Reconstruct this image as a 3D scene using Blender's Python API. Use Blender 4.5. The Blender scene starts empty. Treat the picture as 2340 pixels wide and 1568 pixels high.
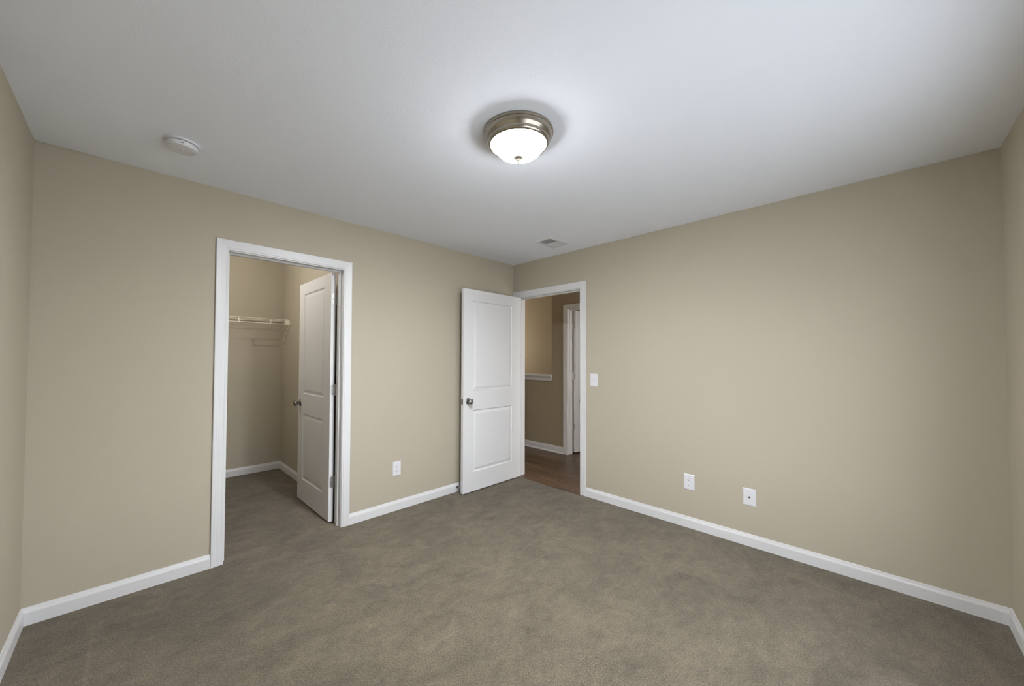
import bpy, bmesh, math, random
from mathutils import Vector, Matrix

# ------------------------------------------------------------------ camera
sc = bpy.context.scene
COL = sc.collection
IMG_W = 2340.0
FOC = 849.714
YAW, PITCH, ROLL = math.radians(45.8147), math.radians(1.2139), math.radians(0.221)
cam_data = bpy.data.cameras.new('camera')
cam = bpy.data.objects.new('camera', cam_data)
COL.objects.link(cam)
_f = Vector((math.cos(YAW) * math.cos(PITCH), math.sin(YAW) * math.cos(PITCH), math.sin(PITCH)))
_r = Vector((math.sin(YAW), -math.cos(YAW), 0.0))
_u = _r.cross(_f)
_r2 = math.cos(ROLL) * _r + math.sin(ROLL) * _u
_u2 = -math.sin(ROLL) * _r + math.cos(ROLL) * _u
_m = Matrix((( _r2.x, _u2.x, -_f.x, -3.19981), (_r2.y, _u2.y, -_f.y, -2.97412),
             (_r2.z, _u2.z, -_f.z, 1.33282), (0, 0, 0, 1)))
cam.matrix_world = _m
cam_data.sensor_fit = 'HORIZONTAL'
cam_data.sensor_width = 36.0
cam_data.lens = FOC * 36.0 / IMG_W
cam_data.shift_x = 40.0 / IMG_W
cam_data.shift_y = 19.1824 / IMG_W
cam_data.clip_start = 0.02
sc.camera = cam

# ------------------------------------------------------------------ light and exposure
SKY_STRENGTH = 8.2
LAMP_STRENGTH = 1050.0
RIM_STRENGTH = 52.0
HALL_GAIN = 1.6
CLOSET_STRENGTH = 600.0
sc.view_settings.view_transform = 'Standard'
sc.view_settings.look = 'None'
sc.view_settings.gamma = 1.0
sc.view_settings.use_curve_mapping = False
sc.view_settings.exposure = 0.16
world = bpy.data.worlds.new('sky')
sc.world = world
world.use_nodes = True
_bg = world.node_tree.nodes['Background']
SKY, GROUND = (0.90, 0.96, 1.03), (0.47, 0.505, 0.54)     # overcast sky above, ground below the horizon
_wt = world.node_tree
_tc = _wt.nodes.new('ShaderNodeTexCoord')
_sx = _wt.nodes.new('ShaderNodeSeparateXYZ')
_mr = _wt.nodes.new('ShaderNodeMapRange')
_mr.inputs['From Min'].default_value = -0.03
_mr.inputs['From Max'].default_value = 0.03
_mx = _wt.nodes.new('ShaderNodeMix')
_mx.data_type = 'RGBA'
_mx.inputs[6].default_value = (*GROUND, 1)
_mx.inputs[7].default_value = (*SKY, 1)
_wt.links.new(_tc.outputs['Generated'], _sx.inputs[0])
_wt.links.new(_sx.outputs['Z'], _mr.inputs['Value'])
_wt.links.new(_mr.outputs['Result'], _mx.inputs[0])
_wt.links.new(_mx.outputs[2], _bg.inputs[0])
_bg.inputs[1].default_value = SKY_STRENGTH
try:
    sc.cycles.max_bounces = 10
    sc.cycles.diffuse_bounces = 7
    sc.cycles.use_denoising = True
    sc.cycles.sample_clamp_indirect = 10
except Exception:
    pass

# room: north wall face y=0, east wall face x=0, z=0 carpet top
L, M, H = 3.5784, 3.4332, 2.44
T = 0.115
WIN = (-2.72, -0.90, 0.50, 1.95)          # window opening in the south wall

def light(name, kind, loc, energy, color, size=0.1, rot=(0, 0, 0), size_y=None):
    d = bpy.data.lights.new(name, kind)
    d.energy = energy
    d.color = color
    if kind == 'AREA':
        d.shape = 'RECTANGLE'
        d.size = size
        d.size_y = size_y or size
    else:
        d.shadow_soft_size = size
    o = bpy.data.objects.new(name, d)
    o.location = loc
    o.rotation_euler = rot
    COL.objects.link(o)
    return o

_p = light('window_portal', 'AREA', ((WIN[0] + WIN[1]) / 2, -M - T - 0.02, (WIN[2] + WIN[3]) / 2), 1.0, (1, 1, 1),
           WIN[1] - WIN[0], (math.radians(90), 0, 0), WIN[3] - WIN[2])
_p.data.cycles.is_portal = True
light('hall_daylight_fill', 'POINT', (0.62, -2.6, 1.10), 33.0 * HALL_GAIN, (1.0, 0.96, 0.90), 0.3)  # added point light, no fixture; stands in for daylight from the south end
light('stairwell_fill_light', 'POINT', (1.38, 2.35, 1.6), 18.0 * HALL_GAIN, (1.0, 0.91, 0.80), 0.3)  # unseen fill without a fixture, added to lighten the stairwell far wall
light('study_fill_light', 'POINT', (1.80, -1.2, 1.7), 6.0 * HALL_GAIN, (0.95, 0.97, 1.0), 0.2)  # added fill with no window behind it, brightens the open study door

# ------------------------------------------------------------------ helpers
def tag(o, label=None, cat=None, group=None, kind=None):
    if label: o['label'] = label
    if cat: o['category'] = cat
    if group: o['group'] = group
    if kind: o['kind'] = kind
    return o

def empty(name, loc=(0, 0, 0), rz=0.0):
    o = bpy.data.objects.new(name, None)
    o.empty_display_size = 0.05
    o.location = loc
    o.rotation_euler = (0, 0, rz)
    COL.objects.link(o)
    return o

def obj(name, bm, m, parent=None, smooth=False, loc=(0, 0, 0), rot=(0, 0, 0)):
    bmesh.ops.remove_doubles(bm, verts=bm.verts, dist=1e-6)
    bmesh.ops.recalc_face_normals(bm, faces=bm.faces)
    me = bpy.data.meshes.new(name)
    bm.to_mesh(me)
    bm.free()
    me.materials.append(m)
    if smooth:
        for p in me.polygons: p.use_smooth = True
        try:
            me.set_sharp_from_angle(angle=math.radians(35))
        except Exception:
            pass
    o = bpy.data.objects.new(name, me)
    o.location = loc
    o.rotation_euler = rot
    if parent: o.parent = parent
    COL.objects.link(o)
    return o

def box(bm, x0, x1, y0, y1, z0, z1, bev=0.0):
    v = [bm.verts.new((x, y, z)) for x in (x0, x1) for y in (y0, y1) for z in (z0, z1)]
    fs = [(0, 1, 3, 2), (4, 6, 7, 5), (0, 4, 5, 1), (2, 3, 7, 6), (0, 2, 6, 4), (1, 5, 7, 3)]
    faces = [bm.faces.new([v[i] for i in f]) for f in fs]
    if bev > 0:
        es = set(e for f in faces for e in f.edges)
        bmesh.ops.bevel(bm, geom=list(es), offset=bev, segments=2, profile=0.5, affect='EDGES')
    return bm

def boxes(*bs, bev=0.0):
    bm = bmesh.new()
    for b in bs: box(bm, *b, bev=bev)
    return bm

def lathe(bm, prof, n=48, axis='z', at=(0, 0, 0)):
    """prof: (radius, height) pairs revolved about the axis"""
    def P(r, h, a):
        c, s = r * math.cos(a), r * math.sin(a)
        if axis == 'z': p = (c, s, h)
        elif axis == 'y': p = (c, h, s)
        else: p = (h, c, s)
        return (p[0] + at[0], p[1] + at[1], p[2] + at[2])
    rings = []
    for r, h in prof:
        if r < 1e-6: rings.append([bm.verts.new(P(0, h, 0))])
        else: rings.append([bm.verts.new(P(r, h, 2 * math.pi * i / n)) for i in range(n)])
    for a, b in zip(rings, rings[1:]):
        for i in range(n):
            j = (i + 1) % n
            if len(a) == 1 and len(b) == 1: continue
            if len(a) == 1: bm.faces.new((a[0], b[i], b[j]))
            elif len(b) == 1: bm.faces.new((a[i], a[j], b[0]))
            else: bm.faces.new((a[i], a[j], b[j], b[i]))
    return bm

def tube(bm, a, b, r, n=8):
    a, b = Vector(a), Vector(b)
    d = (b - a).normalized()
    s = d.orthogonal().normalized()
    t = d.cross(s)
    R = []
    for p in (a, b):
        R.append([bm.verts.new(p + r * (math.cos(2 * math.pi * i / n) * s + math.sin(2 * math.pi * i / n) * t)) for i in range(n)])
    for i in range(n):
        j = (i + 1) % n
        bm.faces.new((R[0][i], R[0][j], R[1][j], R[1][i]))
    bm.faces.new(R[0][::-1])
    bm.faces.new(R[1])
    return bm

def prism(bm, pts2, f0, f1):
    """closed 2D outline swept between two mappings"""
    a = [bm.verts.new(f0(*p)) for p in pts2]
    b = [bm.verts.new(f1(*p)) for p in pts2]
    n = len(pts2)
    for i in range(n):
        j = (i + 1) % n
        bm.faces.new((a[i], a[j], b[j], b[i]))
    bm.faces.new(a[::-1])
    bm.faces.new(b)
    return bm

def slab_holes(bm, us, vs, holes, fmap, t0, t1):
    """panel made of a u/v grid with rectangular openings, thickness t0..t1; fmap(u,v,t)->xyz"""
    us = sorted(set(us + [h[0] for h in holes] + [h[1] for h in holes]))
    vs = sorted(set(vs + [h[2] for h in holes] + [h[3] for h in holes]))
    us = [u for u in us]
    nu, nv = len(us) - 1, len(vs) - 1
    def solid(i, j):
        if i < 0 or j < 0 or i >= nu or j >= nv: return False
        cu, cv = (us[i] + us[i + 1]) / 2, (vs[j] + vs[j + 1]) / 2
        return not any(h[0] < cu < h[1] and h[2] < cv < h[3] for h in holes)
    def q(*p): bm.faces.new([bm.verts.new(fmap(*x)) for x in p])
    for i in range(nu):
        for j in range(nv):
            if not solid(i, j): continue
            a, b, c, d = us[i], us[i + 1], vs[j], vs[j + 1]
            q((a, c, t0), (b, c, t0), (b, d, t0), (a, d, t0))
            q((a, c, t1), (a, d, t1), (b, d, t1), (b, c, t1))
            if not solid(i - 1, j): q((a, c, t0), (a, d, t0), (a, d, t1), (a, c, t1))
            if not solid(i + 1, j): q((b, c, t0), (b, c, t1), (b, d, t1), (b, d, t0))
            if not solid(i, j - 1): q((a, c, t0), (a, c, t1), (b, c, t1), (b, c, t0))
            if not solid(i, j + 1): q((a, d, t0), (b, d, t0), (b, d, t1), (a, d, t1))
    return bm

# ------------------------------------------------------------------ materials
def srgb(r, g, b):
    def c(v):
        v /= 255.0
        return v / 12.92 if v <= 0.04045 else ((v + 0.055) / 1.055) ** 2.4
    return (c(r), c(g), c(b), 1.0)

def mat(name, color, rough=0.5, metal=0.0, bump=None, spec=0.5):
    m = bpy.data.materials.new(name)
    m.use_nodes = True
    nt = m.node_tree
    b = nt.nodes['Principled BSDF']
    b.inputs['Base Color'].default_value = color
    b.inputs['Roughness'].default_value = rough
    b.inputs['Metallic'].default_value = metal
    b.inputs['Specular IOR Level'].default_value = spec
    if bump:
        scale, strength, dist = bump
        tc = nt.nodes.new('ShaderNodeTexCoord')
        n = nt.nodes.new('ShaderNodeTexNoise')
        n.inputs['Scale'].default_value = scale
        n.inputs['Detail'].default_value = 3.0
        bp = nt.nodes.new('ShaderNodeBump')
        bp.inputs['Strength'].default_value = strength
        bp.inputs['Distance'].default_value = dist
        nt.links.new(tc.outputs['Object'], n.inputs['Vector'])
        nt.links.new(n.outputs['Fac'], bp.inputs['Height'])
        nt.links.new(bp.outputs['Normal'], b.inputs['Normal'])
    return m

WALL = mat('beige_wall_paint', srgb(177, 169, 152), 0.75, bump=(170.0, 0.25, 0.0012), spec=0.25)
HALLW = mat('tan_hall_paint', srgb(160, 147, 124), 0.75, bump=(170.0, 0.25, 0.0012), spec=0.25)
CEIL = mat('white_ceiling_paint', srgb(240, 244, 253), 0.9, bump=(140.0, 0.35, 0.0015), spec=0.1)
TRIM = mat('white_trim_enamel', srgb(213, 213, 214), 0.38)
DOORP = mat('white_door_enamel', srgb(218, 218, 219), 0.45, bump=(220.0, 0.08, 0.0006))
PLASTIC = mat('white_plastic', srgb(216, 216, 220), 0.38)
WIRE = mat('white_vinyl_coated_wire', srgb(232, 226, 212), 0.4)
NICKEL = mat('brushed_nickel', (0.36, 0.355, 0.35, 1), 0.22, 1.0)
HINGE = mat('satin_nickel_hinge', (0.55, 0.55, 0.55, 1), 0.38, 1.0)
PAN = mat('antique_brushed_nickel', (0.37, 0.335, 0.28, 1), 0.27, 1.0)
DARK = mat('dark_slot', (0.012, 0.012, 0.012, 1), 0.7)
DUCT = mat('dark_galvanised_duct', (0.10, 0.10, 0.10, 1), 0.6)
GREYMARK = mat('grey_printed_mark', (0.16, 0.16, 0.16, 1), 0.6)
RUBBER = mat('grey_rubber', (0.06, 0.06, 0.06, 1), 0.6)

def carpet_material():
    m = bpy.data.materials.new('beige_cut_pile_carpet')
    m.use_nodes = True
    nt = m.node_tree
    N, K = nt.nodes, nt.links
    b = N['Principled BSDF']
    b.inputs['Roughness'].default_value = 1.0
    b.inputs['Specular IOR Level'].default_value = 0.05
    b.inputs['Sheen Weight'].default_value = 0.12
    b.inputs['Sheen Roughness'].default_value = 0.6
    tc = N.new('ShaderNodeTexCoord')
    def noise(scale, detail, dist=0.0, sy=1.0, rough=0.55):
        mp = N.new('ShaderNodeMapping')
        mp.inputs['Scale'].default_value = (1, sy, 1)
        mp.inputs['Rotation'].default_value = (0, 0, math.radians(35))
        n = N.new('ShaderNodeTexNoise')
        n.inputs['Scale'].default_value = scale
        n.inputs['Detail'].default_value = detail
        n.inputs['Distortion'].default_value = dist
        n.inputs['Roughness'].default_value = rough
        K.new(tc.outputs['Object'], mp.inputs['Vector'])
        K.new(mp.outputs['Vector'], n.inputs['Vector'])
        return n.outputs['Fac']
    def rng(x, a, b_, lo, hi):
        r = N.new('ShaderNodeMapRange')
        r.inputs['From Min'].default_value = a
        r.inputs['From Max'].default_value = b_
        r.inputs['To Min'].default_value = lo
        r.inputs['To Max'].default_value = hi
        K.new(x, r.inputs['Value'])
        return r.outputs['Result']
    def mul(x, y, op='MULTIPLY'):
        q = N.new('ShaderNodeMath')
        q.operation = op
        for i, v in enumerate((x, y)):
            if isinstance(v, float): q.inputs[i].default_value = v
            else: K.new(v, q.inputs[i])
        return q.outputs[0]
    big = rng(noise(2.3, 6.0, 0.9, 1.5, 0.62), 0.34, 0.66, 0.80, 1.16)   # brushed nap, footprints
    mid = rng(noise(11.0, 5.0, 0.8, 1.4, 0.65), 0.30, 0.70, 0.80, 1.17)
    smudge = rng(noise(5.5, 3.0, 1.2, 1.8), 0.66, 0.76, 1.0, 0.86)        # pressed down spots
    big = mul(big, smudge)
    fine = rng(noise(150.0, 3.0, rough=0.7), 0.30, 0.70, 0.50, 1.46)      # tuft by tuft
    tiny = rng(noise(330.0, 1.0), 0.3, 0.7, 0.78, 1.20)
    fleck = rng(noise(75.0, 1.0), 0.73, 0.80, 1.0, 0.72)                  # stray dark tufts
    fine = mul(fine, fleck)
    f = mul(mul(big, mid), mul(fine, tiny))
    # pressed nap lines left along the walls
    sep = N.new('ShaderNodeSeparateXYZ')
    K.new(tc.outputs['Object'], sep.inputs[0])
    def line(axis, at, lo, hi, width, gain):
        c = sep.outputs[axis]
        o = sep.outputs[1 - axis]
        d = mul(mul(c, -at, 'ADD'), 1.0)
        ab = N.new('ShaderNodeMath'); ab.operation = 'ABSOLUTE'
        K.new(d, ab.inputs[0])
        k = rng(ab.outputs[0], 0.0, width, 1.0, 0.0)
        g1 = mul(o, lo, 'GREATER_THAN')
        g2 = mul(o, hi, 'LESS_THAN')
        return mul(mul(mul(k, g1), g2), gain)
    lines = mul(line(0, -0.262, -3.05, -2.46, 0.010, 0.22), line(0, -3.318, -1.0, -0.36, 0.012, 0.20), 'ADD')
    lines = mul(lines, line(1, -2.462, -0.262, -0.07, 0.010, 0.16), 'ADD')
    lines = mul(lines, line(1, -0.105, -1.85, -0.90, 0.010, 0.14), 'ADD')
    f = mul(f, mul(lines, 1.0, 'ADD'))
    mx = N.new('ShaderNodeMix'); mx.data_type = 'RGBA'; mx.blend_type = 'MULTIPLY'
    mx.inputs[0].default_value = 1.0
    mx.inputs[6].default_value = srgb(106, 97, 82)
    cc = N.new('ShaderNodeCombineColor')
    for i in range(3): K.new(f, cc.inputs[i])
    K.new(cc.outputs[0], mx.inputs[7])
    K.new(mx.outputs[2], b.inputs['Base Color'])
    hgt = mul(noise(150.0, 3.0, rough=0.7), mul(noise(14.0, 2.0), 0.35), 'ADD')
    bp = N.new('ShaderNodeBump')
    bp.inputs['Strength'].default_value = 0.85
    bp.inputs['Distance'].default_value = 0.007
    K.new(hgt, bp.inputs['Height'])
    K.new(bp.outputs['Normal'], b.inputs['Normal'])
    return m

def wood_material():
    m = bpy.data.materials.new('dark_walnut_plank_flooring')
    m.use_nodes = True
    nt = m.node_tree
    N, K = nt.nodes, nt.links
    b = N['Principled BSDF']
    b.inputs['Roughness'].default_value = 0.38
    tc = N.new('ShaderNodeTexCoord')
    mp = N.new('ShaderNodeMapping')
    mp.inputs['Rotation'].default_value = (0, 0, math.radians(90))
    K.new(tc.outputs['Object'], mp.inputs['Vector'])
    br = N.new('ShaderNodeTexBrick')
    br.inputs['Scale'].default_value = 1.0
    br.inputs['Brick Width'].default_value = 1.2
    br.inputs['Row Height'].default_value = 0.125
    br.inputs['Mortar Size'].default_value = 0.0012
    br.inputs['Color1'].default_value = srgb(94, 75, 58)
    br.inputs['Color2'].default_value = srgb(72, 56, 43)
    br.inputs['Mortar'].default_value = srgb(36, 25, 17)
    br.offset = 0.37
    K.new(mp.outputs[0], br.inputs['Vector'])
    m2 = N.new('ShaderNodeMapping')
    m2.inputs['Scale'].default_value = (38, 2.2, 1)
    K.new(tc.outputs['Object'], m2.inputs['Vector'])
    n = N.new('ShaderNodeTexNoise')
    n.inputs['Scale'].default_value = 1.0
    n.inputs['Detail'].default_value = 5.0
    n.inputs['Distortion'].default_value = 0.6
    K.new(m2.outputs[0], n.inputs['Vector'])
    cr = N.new('ShaderNodeValToRGB')
    cr.color_ramp.elements[0].position = 0.32
    cr.color_ramp.elements[0].color = (0.50, 0.48, 0.46, 1)
    cr.color_ramp.elements[1].position = 0.68
    cr.color_ramp.elements[1].color = (1.6, 1.52, 1.38, 1)
    K.new(n.outputs['Fac'], cr.inputs[0])
    mx = N.new('ShaderNodeMix'); mx.data_type = 'RGBA'; mx.blend_type = 'MULTIPLY'
    mx.inputs[0].default_value = 1.0
    K.new(br.outputs['Color'], mx.inputs[6])
    K.new(cr.outputs[0], mx.inputs[7])
    K.new(mx.outputs[2], b.inputs['Base Color'])
    return m

def glass_pane_material():
    m = bpy.data.materials.new('clear_window_glass')
    m.use_nodes = True
    nt = m.node_tree
    N, K = nt.nodes, nt.links
    N.remove(N['Principled BSDF'])
    t = N.new('ShaderNodeBsdfTransparent')
    g = N.new('ShaderNodeBsdfGlossy')
    g.inputs['Roughness'].default_value = 0.02
    mx = N.new('ShaderNodeMixShader')
    mx.inputs[0].default_value = 0.06
    K.new(t.outputs[0], mx.inputs[1])
    K.new(g.outputs[0], mx.inputs[2])
    K.new(mx.outputs[0], N['Material Output'].inputs[0])
    return m

def dome_material():
    m = bpy.data.materials.new('lit_alabaster_glass')
    m.use_nodes = True
    nt = m.node_tree
    N, K = nt.nodes, nt.links
    b = N['Principled BSDF']
    b.inputs['Base Color'].default_value = (0.9, 0.88, 0.82, 1)
    b.inputs['Roughness'].default_value = 0.25
    tc = N.new('ShaderNodeTexCoord')
    n = N.new('ShaderNodeTexNoise')
    n.inputs['Scale'].default_value = 9.0
    n.inputs['Distortion'].default_value = 1.5
    K.new(tc.outputs['Object'], n.inputs['Vector'])
    # emission shaped to aim downward: bottom glows far more than rim, sparing the ceiling
    ge = N.new('ShaderNodeNewGeometry')
    sz = N.new('ShaderNodeSeparateXYZ')
    K.new(ge.outputs['True Normal'], sz.inputs[0])
    rz = N.new('ShaderNodeMapRange')
    rz.interpolation_type = 'SMOOTHSTEP'
    rz.inputs['From Min'].default_value = -0.86
    rz.inputs['From Max'].default_value = -0.99
    rz.inputs['To Min'].default_value = RIM_STRENGTH
    rz.inputs['To Max'].default_value = LAMP_STRENGTH
    K.new(sz.outputs['Z'], rz.inputs['Value'])
    vein = N.new('ShaderNodeMapRange')
    vein.inputs['To Min'].default_value = 0.85
    vein.inputs['To Max'].default_value = 1.15
    K.new(n.outputs['Fac'], vein.inputs['Value'])
    r = N.new('ShaderNodeMath')
    r.operation = 'MULTIPLY'
    K.new(rz.outputs['Result'], r.inputs[0])
    K.new(vein.outputs['Result'], r.inputs[1])
    b.inputs['Emission Color'].default_value = (0.98, 1.0, 1.04, 1)
    K.new(r.outputs[0], b.inputs['Emission Strength'])
    return m

CARPET, WOOD, GLASS, DOME = carpet_material(), wood_material(), glass_pane_material(), dome_material()

# ------------------------------------------------------------------ setting: floors, ceilings, walls
# openings: closet (north wall) and bedroom door (east wall)
CX0, CX1 = -2.7569, -2.0032              # closet jamb faces
EY0, EY1 = -0.9065, -0.0790              # bedroom door jamb faces
HEAD = 2.0415                            # underside of the head jambs
JT = 0.018
CL_X1, CL_X0, CL_Y1, CL_H = -1.892, -3.25, 2.11, 2.50   # closet interior
HX = 1.211                               # hall far wall face
DY0, DY1 = -0.695, 0.075                 # study door jamb faces
HALL_H = 2.75                             # hall and stairwell ceiling
SX1 = 2.12                               # stairwell / study far wall

def floor_carpet():
    rnd = random.Random(4)
    pts = [(-L - T, -M - T), (0.06, -M - T), (0.06, -0.945), (-0.034, -0.945)]
    for i in range(1, 40):
        y = -0.945 + 0.9 * i / 40
        pts.append((-0.034 + rnd.uniform(-0.0035, 0.0035), y))
    pts += [(-0.034, -0.045), (0.06, -0.045), (0.06, 0.06), (-1.80, 0.06), (-1.80, CL_Y1 + 0.1), (CL_X0 - 0.1, CL_Y1 + 0.1),
            (CL_X0 - 0.1, 0.06), (-L - T, 0.06)]
    bm = bmesh.new()
    top = [bm.verts.new((x, y, 0)) for x, y in pts]
    bot = [bm.verts.new((x, y, -0.03)) for x, y in pts]
    n = len(pts)
    for i in range(n):
        j = (i + 1) % n
        bm.faces.new((top[i], top[j], bot[j], bot[i]))
    bm.faces.new(top)
    bm.faces.new(bot[::-1])
    return bm

tag(obj('floor', floor_carpet(), CARPET), 'beige cut pile carpet covering bedroom and closet floor', 'floor', kind='structure')
tag(obj('floor_hall', boxes((-0.12, SX1 + 0.1, -3.2, 2.7, -0.05, -0.009)), WOOD),
    'dark brown wood plank floor in the hall beyond the open door', 'floor', kind='structure')

VX0, VX1, VY0, VY1 = -0.487, -0.257, -0.906, -0.778   # register opening in the ceiling
bm = bmesh.new()
slab_holes(bm, [-L - T, T], [-M - T, T], [(VX0, VX1, VY0, VY1)], lambda u, v, t: (u, v, t), H, H + 0.1)
tag(obj('ceiling', bm, CEIL), 'smooth white bedroom ceiling', 'ceiling', kind='structure')
tag(obj('ceiling_closet', boxes((CL_X0 - 0.1, -1.79, T, CL_Y1 + 0.1, CL_H, CL_H + 0.1)), CEIL),
    'white ceiling of the closet', 'ceiling', kind='structure')
tag(obj('ceiling_hall', boxes((T, SX1 + 0.1, -3.2, 2.7, HALL_H, HALL_H + 0.1)), CEIL), 'white ceiling of the hall', 'ceiling', kind='structure')

def wall(name, u0, u1, holes, fmap, label, t0=0.0, t1=T, v0=-0.03, v1=H, m=None):
    bm = bmesh.new()
    slab_holes(bm, [u0, u1], [v0, v1], holes, fmap, t0, t1)
    return tag(obj(name, bm, m or WALL), label, 'wall', kind='structure')

wall('wall_north', -L - T, 0.0, [(CX0 - JT, CX1 + JT, -0.03, HEAD + JT)], lambda u, v, t: (u, t, v),
     'beige wall with the white framed closet doorway', v1=CL_H)
wall('wall_east', -M - T, T, [(EY0 - JT, EY1 + JT, -0.03, HEAD + JT)], lambda u, v, t: (t, u, v),
     'beige wall with the hall doorway, light switch and low wall plates', v1=HALL_H)
wall('wall_west', -M - T, 0.0, [], lambda u, v, t: (-L - t, u, v), 'beige wall at the left edge of the room')
wall('wall_south', -L, 0.0, [WIN], lambda u, v, t: (u, -M - t, v), 'beige wall at the right edge of the room')
wall('wall_closet_back', CL_X0 - 0.1, CL_X1 + 0.1, [], lambda u, v, t: (u, CL_Y1 + t, v), 'beige back wall of the closet', t1=0.1, v1=CL_H)
wall('wall_closet_side', T, CL_Y1, [], lambda u, v, t: (CL_X1 + t, u, v), 'beige closet side wall behind the open closet door', t1=0.1, v1=CL_H)
wall('wall_closet_end', T, CL_Y1, [], lambda u, v, t: (CL_X0 - t, u, v), 'beige closet end wall away from the closet door', t1=0.1, v1=CL_H)
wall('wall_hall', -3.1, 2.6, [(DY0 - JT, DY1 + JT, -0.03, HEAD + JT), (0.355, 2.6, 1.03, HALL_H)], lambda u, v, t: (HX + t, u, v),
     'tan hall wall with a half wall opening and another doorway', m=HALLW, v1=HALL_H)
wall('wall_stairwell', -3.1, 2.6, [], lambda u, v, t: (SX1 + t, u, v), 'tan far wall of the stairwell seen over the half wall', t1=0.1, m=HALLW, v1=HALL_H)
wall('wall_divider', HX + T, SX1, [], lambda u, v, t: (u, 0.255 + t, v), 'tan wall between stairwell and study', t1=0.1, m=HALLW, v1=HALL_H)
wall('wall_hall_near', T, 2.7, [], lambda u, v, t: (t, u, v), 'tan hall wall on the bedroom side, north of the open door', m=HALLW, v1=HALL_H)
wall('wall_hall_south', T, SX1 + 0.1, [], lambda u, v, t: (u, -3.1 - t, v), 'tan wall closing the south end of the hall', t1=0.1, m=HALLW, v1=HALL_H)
wall('wall_hall_north', T, SX1 + 0.1, [], lambda u, v, t: (u, 2.6 + t, v), 'tan wall closing the north end of the hall', t1=0.1, m=HALLW, v1=HALL_H)

# ------------------------------------------------------------------ baseboards
BBP = [(0, 0), (0.013, 0), (0.013, 0.060), (0.0115, 0.065), (0.008, 0.072), (0.006, 0.079), (0.0045, 0.085), (0, 0.086)]
def baseboard(name, a, b, n, label, shoe=False, m0=0.0, m1=0.0):
    """a,b = ends on the wall face (x,y); n = direction into the room; m0,m1 = mitre run-in per depth at the ends"""
    a, b, n = Vector(a), Vector(b), Vector(n)
    d = (b - a).normalized()
    def f(o, s):
        def g(t, z):
            p = o + n * t + d * (s * t)
            return (p.x, p.y, z)
        return g
    o = obj(name, prism(bmesh.new(), BBP, f(a, m0), f(b, -m1)), TRIM)
    tag(o, label, 'baseboard', kind='structure')
    if shoe:
        SH = [(0.013, -0.009), (0.027, -0.009), (0.026, 0.0), (0.022, 0.006), (0.013, 0.010)]
        obj('shoe_molding', prism(bmesh.new(), SH, f(a, m0), f(b, -m1)), TRIM, o)
    return o

CW = 0.0665                               # casing width
c_out0, c_out1 = -2.8264, -1.9350         # closet casing outer edges
e_out1 = -0.9775                          # bedroom casing outer edge
baseboard('baseboard_west', (-L, -M), (-L, 0), (1, 0), 'white baseboard along the wall at the left edge', m0=1, m1=1)
baseboard('baseboard_north', (-L, 0), (c_out0, 0), (0, -1), 'white baseboard left of the closet doorway', m0=1)
baseboard('baseboard_middle', (c_out1, 0), (0, 0), (0, -1), 'white baseboard between closet doorway and bedroom door')
baseboard('baseboard_east', (0, -M), (0, e_out1), (-1, 0), 'white baseboard along the wall with the outlets', m0=1)
baseboard('baseboard_south', (-L, -M), (0, -M), (0, 1), 'white baseboard at the right edge', m0=1, m1=1)
baseboard('baseboard_closet_back', (CL_X0, CL_Y1), (CL_X1, CL_Y1), (0, -1), 'white baseboard at the back of the closet', m1=1)
baseboard('baseboard_closet_side', (CL_X1, T), (CL_X1, CL_Y1), (-1, 0), 'white baseboard behind the open closet door', m1=1)
baseboard('baseboard_hall', (HX, 0.148), (HX, 2.6), (-1, 0), 'white baseboard with shoe molding on the hall wall', shoe=True)

# ------------------------------------------------------------------ door casings
CASP = [(0, 0), (0, 0.008), (0.003, 0.0098), (0.009, 0.0100), (0.0105, 0.0090), (0.0125, 0.0090), (0.015, 0.0106), (0.030, 0.0116),
        (0.034, 0.0121), (0.036, 0.0118), (0.042, 0.0124), (0.046, 0.0131), (0.048, 0.0128), (0.054, 0.0138), (0.060, 0.0143), (0.0645, 0.0134),
        (0.0660, 0.0110), (0.0660, 0)]
def casing_bm(u0, u1, zi, fmap, z0=0.0):
    """mitred colonial casing around an opening u0..u1 up to zi; fmap(u, depth, z)"""
    bm = bmesh.new()
    path = []
    for (w, d) in CASP:
        path.append([(u0 - w, d, z0), (u0 - w, d, zi + w), (u1 + w, d, zi + w), (u1 + w, d, z0)])
    V = [[bm.verts.new(fmap(*p)) for p in row] for row in path]
    n = len(V)
    for i in range(n):
        j = (i + 1) % n
        for k in range(3):
            bm.faces.new((V[i][k], V[i][k + 1], V[j][k + 1], V[j][k]))
    bm.faces.new([V[i][0] for i in range(n)])
    bm.faces.new([V[i][3] for i in range(n)][::-1])
    return bm

def jamb_bm(u0, u1, zh, fmap, d0, d1, z0):
    bm = bmesh.new()
    for (a, b, c, e) in ((u0 - JT, u0, z0, zh + JT), (u1, u1 + JT, z0, zh + JT), (u0, u1, zh, zh + JT)):
        b2 = bmesh.new()
        box(b2, a, b, d0, d1, c, e)
        for f in b2.faces:
            bm.faces.new([bm.verts.new(fmap(*v.co)) for v in f.verts])
        b2.free()
    return bm

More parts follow.
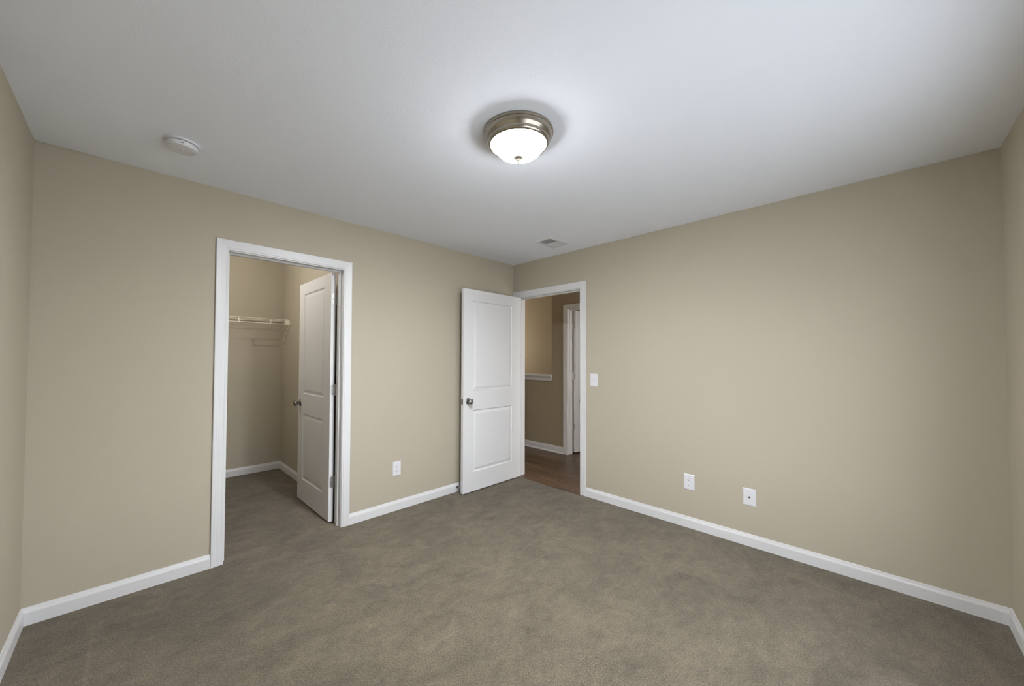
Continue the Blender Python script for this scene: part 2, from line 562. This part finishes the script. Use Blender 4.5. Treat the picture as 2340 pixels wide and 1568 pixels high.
def stop_bm(u0, u1, zh, fmap, d0, d1, z0, th=0.011):
    bm = bmesh.new()
    c = 0.004
    # profile with eased edges: (projection, depth)
    P = [(0, d0), (th - c, d0), (th, d0 + c), (th, d1 - c), (th - c, d1), (0, d1)]
    V = []
    for (t, d) in P:
        V.append([bm.verts.new(fmap(*p)) for p in ((u0 + t, d, z0), (u0 + t, d, zh - t), (u1 - t, d, zh - t), (u1 - t, d, z0))])
    n = len(P)
    for i in range(n):
        j = (i + 1) % n
        for k in range(3):
            bm.faces.new((V[i][k], V[i][k + 1], V[j][k + 1], V[j][k]))
    bm.faces.new([V[i][0] for i in range(n)])
    bm.faces.new([V[i][3] for i in range(n)][::-1])
    return bm

# depth is measured from the visible wall face into the wall (negative = into the room)
fm_n = lambda u, d, z: (u, d, z)
fm_e = lambda u, d, z: (d, u, z)
fm_h = lambda u, d, z: (HX + d, u, z)
neg = lambda f: (lambda u, d, z: f(u, -d, z))

t1 = tag(empty('trim_1', ((CX0 + CX1) / 2, 0, 0)), 'white molded casing and jamb around the closet doorway', 'door frame', kind='structure')
t2 = tag(empty('trim_2', (0, (EY0 + EY1) / 2, 0)), 'white molded casing and jamb around the bedroom doorway to the hall', 'door frame', kind='structure')
t3 = tag(empty('trim_3', (HX, (DY0 + DY1) / 2, 0)), 'white casing and jamb of the further doorway across the hall', 'door frame', kind='structure')
def put(o, root):
    o.parent = root
    o.matrix_parent_inverse = Matrix.Translation(-root.location)
    return o
put(obj('casing', casing_bm(CX0 - 0.003, CX1 + 0.003, HEAD + 0.006, neg(fm_n)), TRIM), t1)
put(obj('jamb', jamb_bm(CX0, CX1, HEAD, fm_n, 0.0, T, 0.0), TRIM), t1)
put(obj('door_stop_strip', stop_bm(CX0, CX1, HEAD, fm_n, 0.040, 0.076, 0.0), TRIM), t1)
put(obj('casing', casing_bm(EY0 - 0.005, EY1 + 0.005, HEAD + 0.006, neg(fm_e)), TRIM), t2)
put(obj('jamb', jamb_bm(EY0, EY1, HEAD, fm_e, 0.0, T, -0.009), TRIM), t2)
put(obj('door_stop_strip', stop_bm(EY0, EY1, HEAD, fm_e, 0.040, 0.076, -0.009), TRIM), t2)
put(obj('strike_plate', boxes((0.004, 0.034, EY0 - 0.001, EY0 + 0.0018, 0.883, 0.945), (-0.004, 0.006, EY0 - 0.0008, EY0 + 0.0016, 0.893, 0.933)), NICKEL), t2)
put(obj('casing', casing_bm(DY0 - 0.006, DY1 + 0.006, HEAD + 0.006, neg(fm_h), -0.009), TRIM), t3)
put(obj('jamb', jamb_bm(DY0, DY1, HEAD, fm_h, 0.0, T, -0.009), TRIM), t3)
put(obj('door_stop_strip', stop_bm(DY0, DY1, HEAD, fm_h, 0.040, 0.076, -0.009), TRIM), t3)

# half wall cap: board with nosing over a stepped apron
capP = [(-0.012, 1.018), (-0.016, 1.024), (-0.016, 1.058), (-0.020, 1.064), (-0.026, 1.070), (-0.030, 1.078), (-0.036, 1.082), (-0.040, 1.088),
        (-0.040, 1.100), (-0.036, 1.107), (T + 0.03, 1.107), (T + 0.03, 1.085), (T + 0.016, 1.080), (T + 0.016, 1.018), (T, 1.018), (T, 1.030), (0, 1.030), (0, 1.018)]
bm = bmesh.new()
apr = [p for p in capP]
prism(bm, apr, lambda d, z: (HX + d, 0.3545 + (1.107 - z) * 0.14, z), lambda d, z: (HX + d, 2.6, z))
tag(obj('trim_4', bm, TRIM), 'white cap ledge on top of the half wall across the hall', 'wall cap', kind='structure')

# ------------------------------------------------------------------ doors
def panel_door_bm(W, Z0, Z1, TH, x0p, x1p, rows):
    """two panel molded door: x 0..W, y 0..TH, z Z0..Z1; rows = [(z0,z1),...]"""
    bm = bmesh.new()
    xs = [0.0, x0p, x1p, W]
    zs = [Z0]
    for r in rows: zs += [r[0], r[1]]
    zs.append(Z1)
    for side in (0, 1):
        def y(d): return d if side == 0 else TH - d
        def q(p):
            vs = [bm.verts.new((a, y(d), c)) for a, d, c in p]
            bm.faces.new(vs if side == 0 else vs[::-1])
        for i in range(3):
            for j in range(len(zs) - 1):
                a, b, c, e = xs[i], xs[i + 1], zs[j], zs[j + 1]
                if i == 1 and j % 2 == 1:
                    rings = [(0.0, 0.0), (0.003, 0.004), (0.007, 0.0085), (0.012, 0.0090), (0.020, 0.0075), (0.030, 0.0045), (0.038, 0.0022), (0.044, 0.0018)]
                    for (o0, d0), (o1, d1) in zip(rings, rings[1:]):
                        A = [(a + o0, d0, c + o0), (b - o0, d0, c + o0), (b - o0, d0, e - o0), (a + o0, d0, e - o0)]
                        B = [(a + o1, d1, c + o1), (b - o1, d1, c + o1), (b - o1, d1, e - o1), (a + o1, d1, e - o1)]
                        for k in range(4):
                            l = (k + 1) % 4
                            q((A[k], A[l], B[l], B[k]))
                    o, d = rings[-1]
                    q(((a + o, d, c + o), (b - o, d, c + o), (b - o, d, e - o), (a + o, d, e - o)))
                else:
                    q(((a, 0, c), (b, 0, c), (b, 0, e), (a, 0, e)))
    def e4(*p): bm.faces.new([bm.verts.new(v) for v in p])
    for j in range(len(zs) - 1):
        for x in (0.0, W):
            e4((x, 0, zs[j]), (x, TH, zs[j]), (x, TH, zs[j + 1]), (x, 0, zs[j + 1]))
    for i in range(3):
        for z in (Z0, Z1):
            e4((xs[i], 0, z), (xs[i], TH, z), (xs[i + 1], TH, z), (xs[i + 1], 0, z))
    return bm

KNOBP = [(0.0, 0.0), (0.0325, 0.0), (0.0325, 0.003), (0.030, 0.007), (0.022, 0.010), (0.0125, 0.013)]
KNOBB = [(0.0105, 0.011), (0.0105, 0.026), (0.013, 0.029), (0.020, 0.032), (0.0255, 0.038), (0.0275, 0.046), (0.0265, 0.054), (0.022, 0.060),
         (0.014, 0.0635), (0.006, 0.0640), (0.0, 0.0640)]
def door_knob(root, x, y, z, sgn):
    k = obj('knob', lathe(bmesh.new(), [(r, h * sgn) for r, h in KNOBB], 40, 'y'), NICKEL, root, True, (x, y, z))
    obj('rose', lathe(bmesh.new(), [(r, h * sgn) for r, h in KNOBP], 40, 'y'), NICKEL, k, True)
    return k

def hinge(root, z, face_y, s, pin_out=0.009):
    """leaf let into the door's hinge edge (x=0); face_y = door face on the pin side, s = direction from it into the door"""
    hh, rr = 0.0445, 0.012
    outer, inner = face_y - s * (pin_out - 0.003), face_y + s * 0.029
    pts = []
    for i in range(7):
        t = math.radians(90) * i / 6
        pts.append((inner - s * (rr - rr * math.sin(t)), z - hh + rr - rr * math.cos(t)))
    pts = [(outer, z - hh)] + [(inner - s * rr + s * rr * math.sin(math.radians(15 * i)), z - hh + rr - rr * math.cos(math.radians(15 * i))) for i in range(7)] \
        + [(inner - s * rr + s * rr * math.cos(math.radians(15 * i)), z + hh - rr + rr * math.sin(math.radians(15 * i))) for i in range(7)] + [(outer, z + hh)]
    h = obj('hinge', prism(bmesh.new(), pts, lambda yy, zz: (-0.0016, yy, zz), lambda yy, zz: (0.001, yy, zz)), HINGE, root)
    pin = face_y - s * pin_out
    kb = bmesh.new()
    for i in range(5):
        z0 = z - hh + i * 0.0178
        tube(kb, (-0.004, pin, z0 + 0.0004), (-0.004, pin, z0 + 0.0174), 0.0062, 14)
    tube(kb, (-0.004, pin, z + hh), (-0.004, pin, z + hh + 0.004), 0.0048, 12)
    obj('knuckle', kb, NICKEL, h, True)
    for dz, k in ((-0.028, 0.012), (0.0, 0.020), (0.028, 0.012)):
        obj('screw', lathe(bmesh.new(), [(0.0, -0.0026), (0.0022, -0.0025), (0.0034, -0.0014)], 12, 'x', (0, face_y + s * k, z + dz)), RUBBER, h, True)
    return h

def make_door(name, label, loc, deg, W, z0, z1, p0, p1, rows, pin_face, s, knob_x, knob_z, hz, latch=True):
    d = tag(empty(name, loc, math.radians(deg)), label, 'door', kind='structure')
    bm = panel_door_bm(W, z0, z1, DTH, p0, p1, rows)
    bmesh.ops.translate(bm, verts=bm.verts, vec=(0, -DTH, 0))
    obj('door_panel', bm, DOORP, d)
    door_knob(d, knob_x, 0.0, knob_z, 1)
    door_knob(d, knob_x, -DTH, knob_z, -1)
    lp = boxes((W - 0.0005, W + 0.0012, -DTH / 2 - 0.0125, -DTH / 2 + 0.0125, knob_z - 0.0285, knob_z + 0.0285))
    lp = obj('latch_plate', lp, NICKEL, d)
    lb = bmesh.new()
    prism(lb, [(W, -DTH / 2 - 0.006), (W + 0.011, -DTH / 2 - 0.006), (W + 0.004, -DTH / 2 + 0.006), (W, -DTH / 2 + 0.006)],
          lambda x, y: (x, y, knob_z - 0.0085), lambda x, y: (x, y, knob_z + 0.0085))
    obj('latch_bolt', lb, NICKEL, lp)
    for z in hz: hinge(d, z, pin_face, s)
    return d

DTH = 0.035
make_door('door_1', 'white two panel closet door swung open into the closet', (-2.046, 0.131, 0.0), 90.55, 0.772, 0.012, 2.038,
          0.142, 0.645, [(0.212, 0.819), (1.006, 1.935)], -DTH, 1, 0.715, 0.914, (0.329, 1.077, 1.823))
make_door('door_2', 'white two panel bedroom door folded back against the beige wall in the corner', (-0.024, -0.139, 0.0), 180.0, 0.844, 0.012, 2.036,
          0.148, 0.718, [(0.204, 0.822), (1.014, 1.924)], -DTH, 1, 0.784, 0.914, (0.330, 1.077, 1.823))
make_door('door_3', 'white door standing open in the further doorway across the hall', (1.335, 0.062, 0.0), 0.0, 0.72, 0.012, 2.036,
          0.14, 0.58, [(0.210, 0.820), (1.010, 1.930)], 0.0, -1, 0.66, 0.914, (0.373, 1.095, 1.821))

# ------------------------------------------------------------------ window in the south wall, behind the camera
w1 = tag(empty('window_1', ((WIN[0] + WIN[1]) / 2, -M, WIN[2])), 'white twin window in the wall behind the viewer', 'window', kind='structure')
wx0, wx1, wz0, wz1 = WIN
fb = boxes((wx0, wx0 + 0.05, -M - T, -M - 0.02, wz0, wz1), (wx1 - 0.05, wx1, -M - T, -M - 0.02, wz0, wz1),
           (wx0 + 0.05, wx1 - 0.05, -M - T, -M - 0.02, wz0, wz0 + 0.05), (wx0 + 0.05, wx1 - 0.05, -M - T, -M - 0.02, wz1 - 0.05, wz1),
           ((wx0 + wx1) / 2 - 0.05, (wx0 + wx1) / 2 + 0.05, -M - T, -M - 0.02, wz0 + 0.05, wz1 - 0.05),
           (wx0 + 0.05, wx1 - 0.05, -M - 0.085, -M - 0.045, (wz0 + wz1) / 2 - 0.025, (wz0 + wz1) / 2 + 0.025))
put(obj('frame', fb, TRIM), w1)
for a, b in ((wx0 + 0.05, (wx0 + wx1) / 2 - 0.05), ((wx0 + wx1) / 2 + 0.05, wx1 - 0.05)):
    put(obj('pane', boxes((a, b, -M - 0.066, -M - 0.062, wz0 + 0.05, wz1 - 0.05)), GLASS), w1)
put(obj('casing', boxes((wx0 - 0.065, wx0, -M, -M + 0.015, wz0, wz1 + 0.065), (wx1, wx1 + 0.065, -M, -M + 0.015, wz0, wz1 + 0.065),
                        (wx0, wx1, -M, -M + 0.015, wz1, wz1 + 0.065)), TRIM), w1)
put(obj('sill', boxes((wx0 - 0.08, wx1 + 0.08, -M - 0.02, -M + 0.03, wz0 - 0.025, wz0)), TRIM), w1)

# ------------------------------------------------------------------ flush mount ceiling light
LX, LY = -1.8705, -1.7683
fx = tag(empty('ceiling_light', (LX, LY, H)), 'round flush ceiling light with glowing glass dome and nickel rim', 'ceiling light')
panP = [(0.0, -0.0005), (0.160, -0.0005), (0.1665, -0.003), (0.1690, -0.008), (0.1690, -0.012), (0.1670, -0.016), (0.1640, -0.0175), (0.1625, -0.022),
        (0.1600, -0.032), (0.1560, -0.040), (0.1505, -0.045), (0.1490, -0.0475), (0.1495, -0.051), (0.1480, -0.057), (0.1450, -0.0625), (0.1410, -0.066), (0.1375, -0.067),
        (0.1345, -0.065), (0.1330, -0.058), (0.1330, -0.020), (0.0, -0.020)]
obj('pan', lathe(bmesh.new(), panP, 96), PAN, fx, True)
domeP = [(0.1205, -0.030), (0.1210, -0.060)]
for i in range(1, 25):
    t = math.radians(90) * i / 24
    domeP.append((0.1210 * math.cos(t) ** 0.82 if i < 24 else 0.0, -0.060 - 0.066 * math.sin(t)))
obj('glass_dome', lathe(bmesh.new(), domeP, 96, 'z', (0.002, -0.002, 0)), DOME, fx, True)
finP = [(0.0, -0.1235), (0.0225, -0.1235), (0.0235, -0.126), (0.0205, -0.129), (0.0125, -0.132), (0.0085, -0.135), (0.0095, -0.1375), (0.0105, -0.139), (0.0090, -0.141),
        (0.0062, -0.1425), (0.0080, -0.1455), (0.0080, -0.149), (0.0055, -0.1525), (0.0, -0.1535)]
obj('finial', lathe(bmesh.new(), finP, 32), PAN, fx, True)

# ------------------------------------------------------------------ smoke detector
sd = tag(empty('smoke_detector', (-3.0388, -0.4946, H)), 'round white smoke detector on the ceiling above the closet wall', 'smoke detector')
obj('mounting_base', lathe(bmesh.new(), [(0, -0.0003), (0.0705, -0.0003), (0.0720, -0.002), (0.0720, -0.0095), (0.0710, -0.011), (0.066, -0.012), (0, -0.012)], 64), PLASTIC, sd, True)
cov = obj('cover', lathe(bmesh.new(), [(0, -0.0155), (0.0655, -0.0155), (0.0672, -0.0165), (0.0667, -0.021), (0.0640, -0.0325), (0.0625, -0.0355), (0.059, -0.0367), (0.047, -0.0369),
                                       (0.0455, -0.0355), (0.044, -0.0355), (0.0425, -0.0369), (0.030, -0.0370), (0.029, -0.0358), (0.0275, -0.0358), (0.0265, -0.0370), (0.0, -0.0372)], 64), PLASTIC, sd, True)
obj('vent_slot', lathe(bmesh.new(), [(0, -0.0118), (0.0628, -0.0118), (0.0628, -0.0158), (0, -0.0158)], 64), GREYMARK, sd)
obj('test_button', lathe(bmesh.new(), [(0.0, -0.0398), (0.008, -0.0396), (0.0095, -0.0387), (0.0098, -0.0367), (0.0, -0.0367)], 32, 'z', (0.0, 0.0, 0.0)), PLASTIC, sd, True)
ang = math.atan2(-2.97412 + 0.4946, -3.19981 + 3.0388) + math.radians(1)
mk = bmesh.new()
for (du, w) in ((-0.006, 0.004), (-0.001, 0.0035), (0.0035, 0.003)):
    def mp_(u, z, o):
        r = 0.0655 + (z + 0.0265) * 0.235 + o
        a_ = ang + u / 0.0646
        return (r * math.cos(a_), r * math.sin(a_), z)
    prism(mk, [(du, -0.0285), (du + w, -0.0285), (du + w, -0.0242), (du, -0.0242)], lambda u, z: mp_(u, z, -0.001), lambda u, z: mp_(u, z, 0.0006))
obj('printed_mark', mk, GREYMARK, cov)

# ------------------------------------------------------------------ ceiling register
rg = tag(empty('ceiling_vent', ((VX0 + VX1) / 2, (VY0 + VY1) / 2, H)), 'white rectangular air register on the ceiling near the corner', 'vent')
bm = bmesh.new()
x0, x1, y0, y1 = -0.522, -0.222, -0.938, -0.738
R = [(x0, x1, y0, y1, H), (x0 + 0.002, x1 - 0.002, y0 + 0.002, y1 - 0.002, H - 0.004), (x0 + 0.012, x1 - 0.012, y0 + 0.012, y1 - 0.012, H - 0.0075),
     (VX0 - 0.004, VX1 + 0.004, VY0 - 0.004, VY1 + 0.004, H - 0.0075), (VX0, VX1, VY0, VY1, H - 0.0055), (VX0, VX1, VY0, VY1, H + 0.004)]
ringv = [[bm.verts.new(p) for p in ((a, c, z), (b, c, z), (b, d, z), (a, d, z))] for a, b, c, d, z in R]
for A, B in zip(ringv, ringv[1:]):
    for k in range(4):
        bm.faces.new((A[k], A[(k + 1) % 4], B[(k + 1) % 4], B[k]))
put(obj('faceplate', bm, PLASTIC), rg)
bm = bmesh.new()
for a, b, c, d, e, f in ((VX0, VX1, VY0, VY1, H + 0.055, H + 0.06), (VX0 - 0.003, VX0, VY0, VY1, H + 0.004, H + 0.06), (VX1, VX1 + 0.003, VY0, VY1, H + 0.004, H + 0.06),
                         (VX0, VX1, VY0 - 0.003, VY0, H + 0.004, H + 0.06), (VX0, VX1, VY1, VY1 + 0.003, H + 0.004, H + 0.06)):
    box(bm, a, b, c, d, e, f)
put(obj('duct_boot', bm, DUCT), rg)
xm = (VX0 + VX1) / 2
for i in range(9):
    for side in (-1, 1):
        xc = xm + side * (0.0075 + i * 0.0124)
        bm = bmesh.new()
        # blades lean away from the middle; lower edge outward
        lo, hi = (xc + side * 0.0045, H - 0.006), (xc - side * 0.0045, H + 0.007)
        n_ = Vector((hi[1] - lo[1], -(hi[0] - lo[0]))).normalized() * 0.0005
        prism(bm, [(lo[0] - n_.x, lo[1] - n_.y), (hi[0] - n_.x, hi[1] - n_.y), (hi[0] + n_.x, hi[1] + n_.y), (lo[0] + n_.x, lo[1] + n_.y)],
              lambda x, z: (x, VY0 + 0.0005, z), lambda x, z: (x, VY1 - 0.0005, z))
        put(obj('louver', bm, PLASTIC), rg)
for (a, b) in ((-0.505, -0.838), (-0.239, -0.838)):
    put(obj('screw', lathe(bmesh.new(), [(0, -0.0098), (0.003, -0.0092), (0.0042, -0.0074), (0, -0.0074)], 16, 'z', (a, b, H)), PLASTIC, None, True), rg)

# ------------------------------------------------------------------ wall plates
def plate_bm(w, h, d=0.0055):
    bm = bmesh.new()
    rings = [(0.0, 0.0), (0.0, 0.002), (0.0035, 0.0045), (0.007, d)]
    V = []
    for o, dep in rings:
        a, b = w / 2 - o, h / 2 - o
        V.append([bm.verts.new(p) for p in ((-a, -dep, -b), (a, -dep, -b), (a, -dep, b), (-a, -dep, b))])
    for A, B in zip(V, V[1:]):
        for k in range(4): bm.faces.new((A[k], A[(k + 1) % 4], B[(k + 1) % 4], B[k]))
    bm.faces.new(V[-1])
    bm.faces.new(V[0][::-1])
    return bm

def plate_screw(root, z, m=PLASTIC):
    s_ = obj('screw', lathe(bmesh.new(), [(0, -0.0070), (0.0022, -0.0067), (0.0034, -0.0055), (0.0, -0.0050)], 20, 'y', (0, 0, z)), m, root, True)
    obj('screw_slot', boxes((-0.0026, 0.0026, -0.0072, -0.0066, z - 0.0004, z + 0.0004)), GREYMARK, s_)

def outlet(loc, deg, label):
    r = tag(empty('power_outlet', loc, math.radians(deg)), label, 'outlet', 'duplex outlets low on the beige walls')
    obj('cover_plate', plate_bm(0.0785, 0.1240), PLASTIC, r)
    for zc in (0.0195, -0.0195):
        pts = []
        for i in range(24):
            a = 2 * math.pi * i / 24
            x, z = 0.0172 * math.cos(a), 0.0172 * math.sin(a)
            pts.append((x, max(-0.0142, min(0.0142, z)) + zc))
        rc = obj('receptacle', prism(bmesh.new(), pts, lambda x, z: (x, -0.004, z), lambda x, z: (x * 0.985, -0.0078, zc + (z - zc) * 0.985)), PLASTIC, r)
        obj('slot', boxes((-0.0078, -0.0054, -0.0082, -0.006, zc + 0.0005, zc + 0.0085)), DARK, rc)
        obj('slot', boxes((0.0054, 0.0078, -0.0082, -0.006, zc + 0.0012, zc + 0.0078)), DARK, rc)
        obj('slot', lathe(bmesh.new(), [(0, -0.0082), (0.0026, -0.0082), (0.0026, -0.006), (0, -0.006)], 16, 'y', (0, 0, zc - 0.0075)), DARK, rc)
    plate_screw(r, 0.0)
    return r

outlet((-1.510, 0.0, 0.3635), 0, 'white duplex outlet between the closet doorway and the open bedroom door')
outlet((0.0, -1.9165, 0.360), -90, 'white duplex outlet on the wall beyond the light switch, next to the cable plate')

sw = tag(empty('light_switch', (0.0, -1.0665, 1.1355), math.radians(-90)), 'white toggle light switch beside the bedroom doorway', 'light switch')
obj('cover_plate', plate_bm(0.0800, 0.1240), PLASTIC, sw)
tg = obj('toggle', boxes((-0.0052, 0.0052, -0.0075, -0.004, -0.012, 0.012)), PLASTIC, sw)
lv = bmesh.new()
prism(lv, [(-0.0065, -0.0035), (-0.0195, 0.0075), (-0.0195, 0.0130), (-0.0165, 0.0140), (-0.0065, 0.0080)], lambda y, z: (-0.0038, y, z), lambda y, z: (0.0038, y, z))
obj('lever', lv, PLASTIC, tg)
plate_screw(sw, 0.030)
plate_screw(sw, -0.030)

cx = tag(empty('cable_outlet', (0.0, -2.322, 0.348), math.radians(-90)), 'white cable wall plate with one round metal connector, low on the right wall', 'cable outlet')
obj('cover_plate', plate_bm(0.0785, 0.1225), PLASTIC, cx)
cn = bmesh.new()
lathe(cn, [(0.0, -0.005), (0.0068, -0.005), (0.0068, -0.0085), (0.0055, -0.0086), (0.0050, -0.0160), (0.0038, -0.0160), (0.0036, -0.012), (0.0, -0.012)], 12, 'y')
obj('connector', cn, NICKEL, cx, False)
plate_screw(cx, 0.0415)
plate_screw(cx, -0.0415)

# ------------------------------------------------------------------ baseboard door stop
ds = tag(empty('door_stop', (-0.8365, -0.013, 0.046)), 'small metal door stop on the baseboard behind the open bedroom door', 'door stop')
obj('base', lathe(bmesh.new(), [(0.0, 0.0), (0.0125, 0.0), (0.0125, -0.003), (0.008, -0.006), (0.0, -0.006)], 24, 'y'), NICKEL, ds, True)
sp = bmesh.new()
for i in range(14):
    lathe(sp, [(0.0035, -0.006 - i * 0.0045), (0.0050, -0.0082 - i * 0.0045), (0.0035, -0.0105 - i * 0.0045)], 16, 'y')
obj('spring_rod', sp, NICKEL, ds, True)
obj('tip', lathe(bmesh.new(), [(0.0, -0.068), (0.0068, -0.068), (0.0075, -0.072), (0.0075, -0.080), (0.006, -0.0835), (0.0, -0.084)], 24, 'y'), RUBBER, ds, True)

# ------------------------------------------------------------------ wire closet shelf
SY, SZ, SZ2, SXR = 1.805, 1.780, 1.727, CL_X1
ws = tag(empty('wire_shelf', (-2.5, CL_Y1, 1.78)), 'white ventilated wire shelf across the back of the closet', 'shelf')
put(obj('front_rail', tube(bmesh.new(), (CL_X0 + 0.004, SY, SZ), (SXR - 0.008, SY, SZ), 0.0034, 10), WIRE, None, True), ws)
put(obj('lip_rail', tube(bmesh.new(), (CL_X0 + 0.004, SY, SZ2), (SXR - 0.008, SY, SZ2), 0.0034, 10), WIRE, None, True), ws)
put(obj('back_rail', tube(bmesh.new(), (CL_X0 + 0.004, CL_Y1 - 0.012, SZ - 0.004), (SXR - 0.008, CL_Y1 - 0.012, SZ - 0.004), 0.0030, 10), WIRE, None, True), ws)
put(obj('middle_rail', tube(bmesh.new(), (CL_X0 + 0.004, SY + 0.15, SZ - 0.004), (SXR - 0.008, SY + 0.15, SZ - 0.004), 0.0026, 10), WIRE, None, True), ws)
bm = bmesh.new()
x = SXR - 0.03
while x > CL_X0 + 0.02:
    tube(bm, (x, SY, SZ - 0.0005), (x, CL_Y1 - 0.010, SZ - 0.0005), 0.0013, 6)
    x -= 0.0254
put(obj('deck_wires', bm, WIRE, None, True), ws)
for x in (-2.090, -2.391, -2.692, -2.993):
    put(obj('lip_tie', boxes((x - 0.0045, x + 0.0045, SY - 0.005, SY + 0.003, SZ2 - 0.003, SZ + 0.003)), WIRE), ws)
bk = put(obj('end_bracket', boxes((SXR - 0.048, SXR - 0.0005, SY - 0.007, SY + 0.010, SZ2 - 0.004, SZ + 0.005)), WIRE), ws)
put(obj('bracket_screw', lathe(bmesh.new(), [(0, -0.013), (0.0035, -0.012), (0.004, -0.009), (0, -0.009)], 12, 'x', (SXR, SY - 0.014, SZ + 0.001)), GREYMARK, None, True), ws)
put(obj('brace', tube(bmesh.new(), (SXR - 0.006, SY + 0.008, SZ2 - 0.006), (SXR - 0.006, CL_Y1 - 0.02, 1.462), 0.0040, 8), WIRE, None, True), ws)
for i in range(4):
    x = SXR - 0.12 - i * 0.30
    put(obj('wall_clip', boxes((x - 0.006, x + 0.006, CL_Y1 - 0.018, CL_Y1 - 0.0002, SZ - 0.012, SZ + 0.008), bev=0.0015), WIRE), ws)

# fill bulb added high in the closet, out of sight from the room
cl = tag(empty('closet_fill_lamp', (-2.95, 0.95, CL_H)), 'unseen bare bulb on a white lampholder, added as fill light inside the closet', 'ceiling light')
obj('lampholder', lathe(bmesh.new(), [(0, 0), (0.055, 0), (0.055, -0.012), (0.035, -0.03), (0.022, -0.034), (0.022, -0.05), (0, -0.05)], 32), PLASTIC, cl, True)
BULB = mat('lit_bulb', (0.9, 0.9, 0.9, 1), 0.4)
_b = BULB.node_tree.nodes['Principled BSDF']
_b.inputs['Emission Color'].default_value = (1.0, 0.95, 0.87, 1)
_b.inputs['Emission Strength'].default_value = CLOSET_STRENGTH
obj('bulb', lathe(bmesh.new(), [(0.012, -0.05), (0.014, -0.062), (0.026, -0.082), (0.030, -0.098), (0.026, -0.113), (0.014, -0.124), (0.0, -0.127)], 32), BULB, cl, True)
